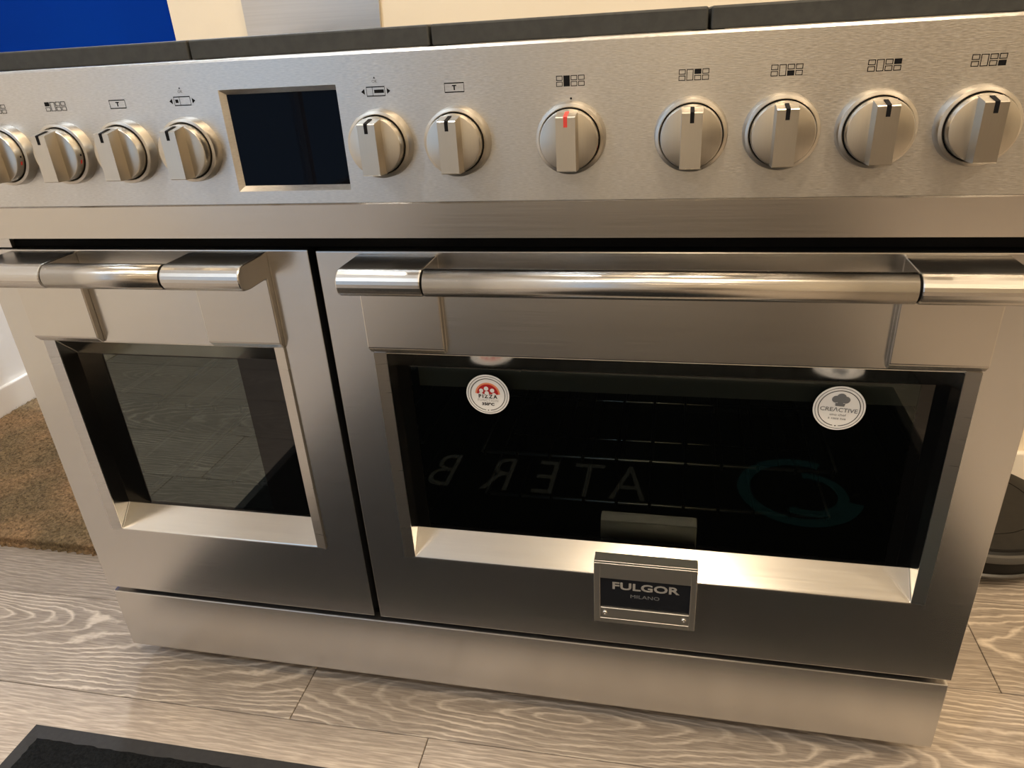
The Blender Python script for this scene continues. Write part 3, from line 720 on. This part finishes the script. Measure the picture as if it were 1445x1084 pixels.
# printed words on the mat, to be read from the cooker's side (seen mirrored in the oven glass)
def mat_letter(ch, x, y, size):
    mtx = Matrix.Translation((x - .671, y + .610, .0076)) @ Matrix.Rotation(PI, 4, 'Z')
    return text('mat_lettering', ch, size, 'matprint', mt, mtx, sx=.62, bold=-.001)
for ch, x in (('A', .765), ('T', .675), ('E', .585), ('R', .480), ('B', .350)): mat_letter(ch, x, -.54, .19)
bm = bmesh.new()
def arc(cx, cy, r0, r1, a0, a1, n=40, sy=1.0):
    for i in range(n):
        s, t = a0 + (a1 - a0) * i / n, a0 + (a1 - a0) * (i + 1) / n
        w0, w1 = r0 + (r1 - r0) * .0, r1
        bm.faces.new([bm.verts.new((cx + r * math.cos(u), cy + r * sy * math.sin(u), .0077)) for r, u in ((w1, s), (w1, t), (w0, t), (w0, s))])
arc(1.115 - .671, -.565 + .610, .098, .124, .3, 5.2); arc(1.130 - .671, -.555 + .610, .058, .080, -1.6, 2.2)
print_obj('mat_logo', bm, 'matteal', mt)

# unseen runner, added so the oven doors mirror a dark floor
rn = tag(empty('added_runner', (.66, -1.68, .001)), 'unseen dark brown runner added beyond the black mat to darken reflections', 'carpet')
box('runner_pile', (-.75, .75, -.56, .56, 0, .008), noisy('runner_pile', (.030, .024, .018), (.045, .037, .028), (200, 200, 200), .95, spec=.1), rn, bev=.003)
# coir door mat by the left wall
cm = tag(empty('coir_mat', (-.515, .62, 0)), 'brown coir doormat on the floor by the white left wall', 'doormat')
bm = bmesh.new(); nx, ny = 120, 100; X0, X1, Y0, Y1 = -.458, .455, -.383, .42
rr = random.Random(3)
grid = []
for j in range(ny + 1):
    row = []
    for i in range(nx + 1):
        x = X0 + (X1 - X0) * i / nx; y = Y0 + (Y1 - Y0) * j / ny; z = .016 + rr.uniform(-.002, .003)
        if i in (0, nx): x += rr.uniform(-.006, .006) if i else rr.uniform(-.004, .008); z = .012
        if j in (0, ny): y += rr.uniform(-.004, .005); z = .012
        row.append(bm.verts.new((x, y, z)))
    grid.append(row)
for j in range(ny):
    for i in range(nx): bm.faces.new((grid[j][i], grid[j][i + 1], grid[j + 1][i + 1], grid[j + 1][i]))
border = grid[0] + [r[-1] for r in grid[1:]] + grid[-1][-2::-1] + [r[0] for r in grid[-2:0:-1]]
low = [bm.verts.new((v.co.x, v.co.y, .0005)) for v in border]
for k in range(len(border)):
    j = (k + 1) % len(border); bm.faces.new((border[k], low[k], low[j], border[j]))
from_bm('coir_pile', bm, 'coir', cm)
bm = bmesh.new()
for k in range(26000):
    x = rr.uniform(X0, X1); y = rr.uniform(Y0, Y1)
    if k % 5 == 0: y = Y0 + rr.uniform(-.002, .006)
    if k % 7 == 0: x = X0 + rr.uniform(0, .01)
    L_ = rr.uniform(.006, .014); a = rr.uniform(0, 2 * PI); t = rr.uniform(.1, 1.2)
    d = Vector((math.cos(a) * math.sin(t), math.sin(a) * math.sin(t), math.cos(t))); s = Vector((-math.sin(a), math.cos(a), 0)) * .0005
    p = Vector((x, y, .013)); q = p + d * L_
    bm.faces.new([bm.verts.new(p - s), bm.verts.new(p + s), bm.verts.new(q)])
me = bpy.data.meshes.new('coir_fibres'); bm.to_mesh(me); bm.free(); fo = link('coir_fibres', me, 'coir', cm); fo['kind'] = 'stuff'

# robot vacuum cleaner to the right of the cooker
rv = tag(empty('robot_vacuum', (1.385, .527, 0), math.radians(0)), 'round black robot vacuum cleaner on the floor beside the cooker', 'robot vacuum')
def lathe_z(name, prof, m, parent, seg=96, loc=None):
    bm = bmesh.new(); rings_ = []
    for r, z in prof:
        if r <= 1e-7: rings_.append([bm.verts.new((0, 0, z))]); continue
        rings_.append([bm.verts.new((r * math.cos(2 * PI * i / seg), r * math.sin(2 * PI * i / seg), z)) for i in range(seg)])
    for a, b in zip(rings_, rings_[1:]):
        for i in range(seg):
            j = (i + 1) % seg
            if len(a) == 1: bm.faces.new((a[0], b[i], b[j]))
            elif len(b) == 1: bm.faces.new((a[i], b[0], a[j]))
            else: bm.faces.new((a[i], b[i], b[j], a[j]))
    o = from_bm(name, bm, m, parent, smooth=True, loc=loc)
    try: o.data.set_sharp_from_angle(angle=math.radians(30))
    except Exception: pass
    return o
RR = .158
lathe_z('chassis', [(0, .012), (RR - .022, .012), (RR - .010, .022), (RR - .006, .040), (RR - .006, .074), (RR - .010, .078), (0, .078)], 'robot', rv)
lathe_z('bumper_band', [(RR - .006, .060), (RR, .061), (RR + .001, .066), (RR - .001, .073), (RR - .007, .0745)], 'robotgrey', rv)
lathe_z('lower_band', [(RR - .009, .026), (RR - .004, .027), (RR - .003, .031), (RR - .006, .034)], 'robotgrey', rv)
lathe_z('top_cover', [(RR - .012, .078), (RR - .013, .082), (RR - .018, .084), (RR - .050, .085), (RR - .0505, .0838), (RR - .052, .0838), (RR - .0525, .085), (0, .0862)], 'robottop', rv)
lathe_z('sensor_turret', [(.040, .085), (.040, .096), (.036, .099), (0, .0995)], 'robot', rv, 48, (.01, .03, 0))
lathe_z('wheel', [(0, 0), (.012, 0), (.014, .006), (.014, .016)], 'robot', rv, 24, (0, -.10, 0))
lathe_z('wheel', [(0, 0), (.012, 0), (.014, .006), (.014, .016)], 'robot', rv, 24, (-.09, .05, 0))
lathe_z('wheel', [(0, 0), (.012, 0), (.014, .006), (.014, .016)], 'robot', rv, 24, (.09, .05, 0))

# out-of-view kitchen island, added as something dark for the steel to reflect
isl = tag(empty('added_island', (2.2, -3.3, 0)), 'unseen dark wooden kitchen island added across the room for reflections', 'kitchen island')
box('cabinet', (-.9, .9, -.35, .35, 0, .86), 'darkwood', isl, bev=.003)
box('worktop', (-.93, .93, -.38, .38, .86, .90), 'stone', isl, bev=.003)
